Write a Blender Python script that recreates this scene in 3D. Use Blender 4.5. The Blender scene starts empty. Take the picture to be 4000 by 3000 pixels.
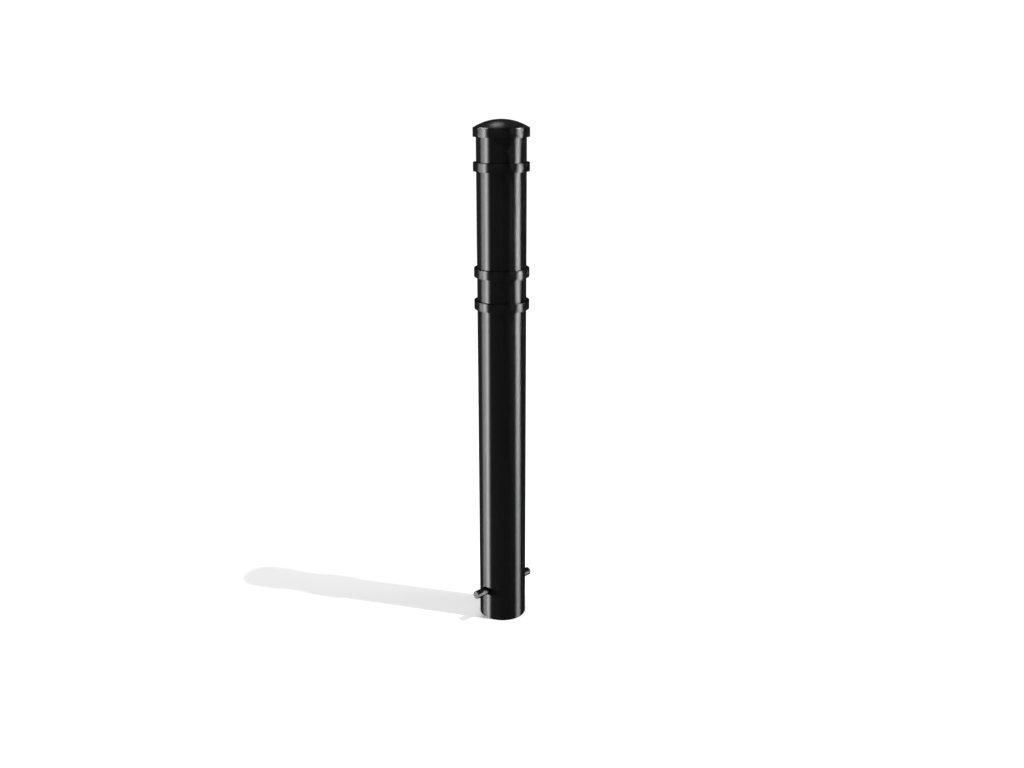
import bpy, bmesh, math

scene = bpy.context.scene
COL = scene.collection
PI = math.pi

# ------------------------------------------------------------------ camera
CAM_X, CAM_D, CAM_H = 0.0208, 2.03133, 1.13744
PITCH = 16.7276
cam = bpy.data.cameras.new("camera")
cam.sensor_width = 36.0
cam.lens = 3959.95 * 36.0 / 4000.0
cam.clip_start, cam.clip_end = 0.05, 2000
cam_o = bpy.data.objects.new("camera", cam)
cam_o.location = (CAM_X, -CAM_D, CAM_H)
cam_o.rotation_euler = (math.radians(90 - PITCH), 0, 0)
COL.objects.link(cam_o)
scene.camera = cam_o

# ------------------------------------------------------------------ colour management
vs = scene.view_settings
vs.view_transform = 'Standard'
vs.look = 'None'
vs.exposure = 0
vs.gamma = 1
vs.use_curve_mapping = False
scene.cycles.max_bounces = 4
scene.cycles.use_adaptive_sampling = False

# ------------------------------------------------------------------ world: white studio, bright ceiling,
# darker on the side behind the photographer
WORLD_BACK, WORLD_FRONT, WORLD_TOP = 1.04, 0.02, 0.0
w = bpy.data.worlds.new("World")
scene.world = w
w.use_nodes = True
nt = w.node_tree
nt.nodes.clear()
out = nt.nodes.new("ShaderNodeOutputWorld")
bg = nt.nodes.new("ShaderNodeBackground")
tc = nt.nodes.new("ShaderNodeTexCoord")
sep = nt.nodes.new("ShaderNodeSeparateXYZ")
nt.links.new(tc.outputs['Generated'], sep.inputs[0])


def maprange(src, a, b, c, d):
    n = nt.nodes.new("ShaderNodeMapRange")
    n.interpolation_type = 'SMOOTHSTEP'
    nt.links.new(src, n.inputs['Value'])
    for k, v in zip(('From Min', 'From Max', 'To Min', 'To Max'), (a, b, c, d)):
        n.inputs[k].default_value = v
    return n.outputs[0]


side = maprange(sep.outputs['Y'], 0.15, 0.75, WORLD_FRONT, WORLD_BACK)
top = maprange(sep.outputs['Z'], 0.55, 0.95, 0.0, WORLD_TOP)
add = nt.nodes.new("ShaderNodeMath")
add.operation = 'ADD'
nt.links.new(side, add.inputs[0])
nt.links.new(top, add.inputs[1])
nt.links.new(add.outputs[0], bg.inputs['Strength'])
bg.inputs['Color'].default_value = (1, 1, 1, 1)
nt.links.new(bg.outputs[0], out.inputs[0])

# ------------------------------------------------------------------ lamps
from mathutils import Vector


def area_lamp(name, az, el, dist, sx, sy, radiance, aim_z=0.5, shape='RECTANGLE', spread=PI):
    """az: degrees from straight towards the camera, positive to the right."""
    a, e = math.radians(az), math.radians(el)
    d = Vector((math.sin(a) * math.cos(e), -math.cos(a) * math.cos(e), math.sin(e)))
    L = bpy.data.lights.new(name, 'AREA')
    L.shape = shape
    L.size = sx
    if shape in ('RECTANGLE', 'ELLIPSE'):
        L.size_y = sy
        A = sx * sy * (PI / 4 if shape == 'ELLIPSE' else 1)
    else:
        A = PI * (sx / 2) ** 2
    L.energy = radiance * A * PI
    L.spread = spread
    o = bpy.data.objects.new(name, L)
    tgt = Vector((0, 0, aim_z))
    o.location = tgt + d * dist
    o.rotation_euler = (-d).to_track_quat('-Z', 'Y').to_euler()
    COL.objects.link(o)
    return o


# key: casts the one visible shadow to the left
KEY_AZ, KEY_EL = 74.5, 60.785
KEY_E = 2.65                                   # irradiance at normal incidence
kd, ks = 60.0, 1.25
area_lamp("key_lamp", KEY_AZ, KEY_EL, kd, ks, ks, KEY_E * kd ** 2 / (PI * (ks / 2) ** 2), shape='DISK')
# strip softboxes whose reflections run down both sides of the post
D = 10.0
GRID_RAD, GRID_Z, GRID_SPREAD = 4.9, 0.85, 8.6
def strip(name, az0, az1, z0, z1, rad):
    wdt = 2 * D * math.tan(math.radians((az1 - az0) / 2))
    zc = (z0 + z1) / 2
    o = area_lamp(name, (az0 + az1) / 2, 0, D, wdt, z1 - z0, rad, aim_z=zc)
    return o
# the right-hand bank is gridded, so its beam thins out towards the floor
for k in range(6):
    a0 = 70 + k * 22 / 6
    o = area_lamp("grid_lamp", a0 + 11 / 6, 0, D, 2 * D * math.tan(math.radians(11 / 6)), 0.40, GRID_RAD,
                  aim_z=GRID_Z, spread=math.radians(GRID_SPREAD))
strip("strip_lamp", 70, 92, 0.02, 0.22, 4300)
strip("strip_lamp", -79, -66, 0.02, 0.22, 9900)
strip("strip_lamp", -103, -80, 0.02, 0.22, 3200)
# small softbox high behind the post: the glint on the dome
area_lamp("top_lamp", -172, 50, 6.0, 0.8, 0.8, 50, aim_z=1.05)

# added overhead fill, lifts the floor shadow near the base; slightly front of post
ov = area_lamp("overhead_fill", -25, 80, 2.0, 0.7, 0.7, 7.4, aim_z=0.0)

# ------------------------------------------------------------------ materials
def new_mat(name):
    m = bpy.data.materials.new(name)
    m.use_nodes = True
    m.node_tree.nodes.clear()
    return m, m.node_tree.nodes, m.node_tree.links


def lacquer(name, spec, rough, aniso, diff=0.0005, tangent=True):
    m, N, K = new_mat(name)
    o = N.new("ShaderNodeOutputMaterial")
    g = N.new("ShaderNodeBsdfAnisotropic")
    g.distribution = 'BECKMANN'
    g.inputs['Color'].default_value = (spec, spec, spec * 1.0, 1)
    g.inputs['Anisotropy'].default_value = aniso
    # very slight unevenness of the powder coat
    t = N.new("ShaderNodeTexCoord")
    nz = N.new("ShaderNodeTexNoise")
    nz.inputs['Scale'].default_value = 60
    nz.inputs['Detail'].default_value = 3
    K.new(t.outputs['Object'], nz.inputs['Vector'])
    mr = N.new("ShaderNodeMapRange")
    mr.inputs['To Min'].default_value = rough - 0.012
    mr.inputs['To Max'].default_value = rough + 0.012
    K.new(nz.outputs['Fac'], mr.inputs['Value'])
    K.new(mr.outputs[0], g.inputs['Roughness'])
    if tangent:
        tg = N.new("ShaderNodeTangent")
        tg.direction_type = 'RADIAL'
        tg.axis = 'Z'
        K.new(tg.outputs[0], g.inputs['Tangent'])
    d = N.new("ShaderNodeBsdfDiffuse")
    d.inputs['Color'].default_value = (diff, diff, diff, 1)
    a = N.new("ShaderNodeAddShader")
    K.new(g.outputs[0], a.inputs[0])
    K.new(d.outputs[0], a.inputs[1])
    K.new(a.outputs[0], o.inputs[0])
    return m


SPEC = 0.0042
m_post = lacquer("black_lacquer", SPEC, 0.443, 0.643)
m_dome = lacquer("black_lacquer_dome", 0.012, 0.30, 0.0, tangent=False)
m_pin = lacquer("painted_steel", 0.0047, 0.443, 0.643)

m_ground, N, K = new_mat("white_floor")
o = N.new("ShaderNodeOutputMaterial")
d = N.new("ShaderNodeBsdfDiffuse")
d.inputs['Color'].default_value = (0.8, 0.8, 0.8, 1)
K.new(d.outputs[0], o.inputs[0])

# ------------------------------------------------------------------ mesh helpers
def link(name, bm, mat, parent=None, sharp=35):
    me = bpy.data.meshes.new(name)
    bmesh.ops.recalc_face_normals(bm, faces=bm.faces)
    for f in bm.faces:
        f.smooth = True
    for e in bm.edges:
        if len(e.link_faces) == 2 and e.calc_face_angle(0) > math.radians(sharp):
            e.smooth = False
    bm.to_mesh(me)
    bm.free()
    me.materials.append(mat)
    ob = bpy.data.objects.new(name, me)
    COL.objects.link(ob)
    if parent:
        ob.parent = parent
    return ob


def lathe(profile, n=96, closed=False):
    """profile: list of (r, z) from bottom to top; r = 0 makes a pole."""
    bm = bmesh.new()
    rows = []
    for r, z in profile:
        if r < 1e-7:
            rows.append([bm.verts.new((0, 0, z))])
        else:
            rows.append([bm.verts.new((r * math.cos(2 * PI * k / n), r * math.sin(2 * PI * k / n), z)) for k in range(n)])
    pairs = list(zip(rows[:-1], rows[1:]))
    if closed:
        pairs.append((rows[-1], rows[0]))
    for a, b in pairs:
        for k in range(n):
            k2 = (k + 1) % n
            if len(a) == 1 and len(b) == 1:
                continue
            if len(a) == 1:
                bm.faces.new((a[0], b[k2], b[k]))
            elif len(b) == 1:
                bm.faces.new((a[k], a[k2], b[0]))
            else:
                bm.faces.new((a[k], a[k2], b[k2], b[k]))
    return bm


def ring_profile(ri, ro, z0, z1, b=0.0003):
    return [(ri, z0), (ro - b, z0), (ro - 0.3 * b, z0 + 0.3 * b), (ro, z0 + b),
            (ro, z1 - b), (ro - 0.3 * b, z1 - 0.3 * b), (ro - b, z1), (ri, z1)]


# ------------------------------------------------------------------ setting
bm = bmesh.new()
S = 3.1
bmesh.ops.create_circle(bm, cap_ends=True, segments=128, radius=S)
ground = link("ground", bm, m_ground)
ground.location = (0, 1.8, 0)
ground['kind'] = 'structure'
ground['label'] = 'plain white floor'

# ------------------------------------------------------------------ the bollard
R, RR = 0.05, 0.05615
CAP0, CAP1 = 1.03077, 1.04819
boll = bpy.data.objects.new("bollard", None)
boll['label'] = 'glossy black round bollard with domed cap and raised bands, standing on white floor'
boll['category'] = 'bollard'
COL.objects.link(boll)

link("post", lathe([(0, 0.0005), (R - 0.0004, 0.0005), (R, 0.0009), (R, CAP0 + 0.004), (0, CAP0 + 0.004)]), m_post, boll)
for z0, z1 in ((0.96508, 0.98216), (0.75575, 0.77333), (0.68985, 0.70723)):
    link("band", lathe(ring_profile(R - 0.002, RR, z0, z1), closed=True), m_post, boll)

cap = link("cap", lathe(ring_profile(R - 0.003, RR, CAP0, CAP1), closed=True), m_post, boll)
# dome: shallow spherical cap on a fine lip just inside the collar's rim
RD, HD, LIP = 0.0553, 0.0157, 0.0003
rs = (RD ** 2 + HD ** 2) / (2 * HD)
half = math.asin(RD / rs)
zb = CAP1 + LIP
prof = [(RD, CAP1 - 0.002), (RD, zb - 0.0001), (RD - 0.0001, zb)]
for k in range(1, 33):
    th = half * (1 - k / 32)
    prof.append((rs * math.sin(th) * (1 - 0.0036), zb + HD - rs + rs * math.cos(th)))
prof[-1] = (0, zb + HD)
link("dome", lathe(prof), m_dome, cap, sharp=30)

# anchor pins: short round bars out of both sides of the foot
PIN_Z, PIN_R, PIN_END = 0.06585, 0.0087, 0.0812
PIN_AZ = math.radians(-134.70)
for s in (0, 1):
    az = PIN_AZ + s * PI
    bm = bmesh.new()
    n = 48
    u = Vector((math.cos(az), math.sin(az), 0))
    v = Vector((-u.y, u.x, 0))
    zz = Vector((0, 0, 1))
    rows = []
    for dist, rad in ((0.040, PIN_R), (PIN_END - 0.0004, PIN_R), (PIN_END, PIN_R - 0.0004)):
        rows.append([bm.verts.new(u * dist + v * (rad * math.cos(2 * PI * k / n)) + zz * (PIN_Z + rad * math.sin(2 * PI * k / n)))
                     for k in range(n)])
    for a, b in zip(rows[:-1], rows[1:]):
        for k in range(n):
            bm.faces.new((a[k], a[(k + 1) % n], b[(k + 1) % n], b[k]))
    bm.faces.new(rows[-1])
    bm.faces.new(rows[0])
    link("anchor_pin", bm, m_pin, boll)
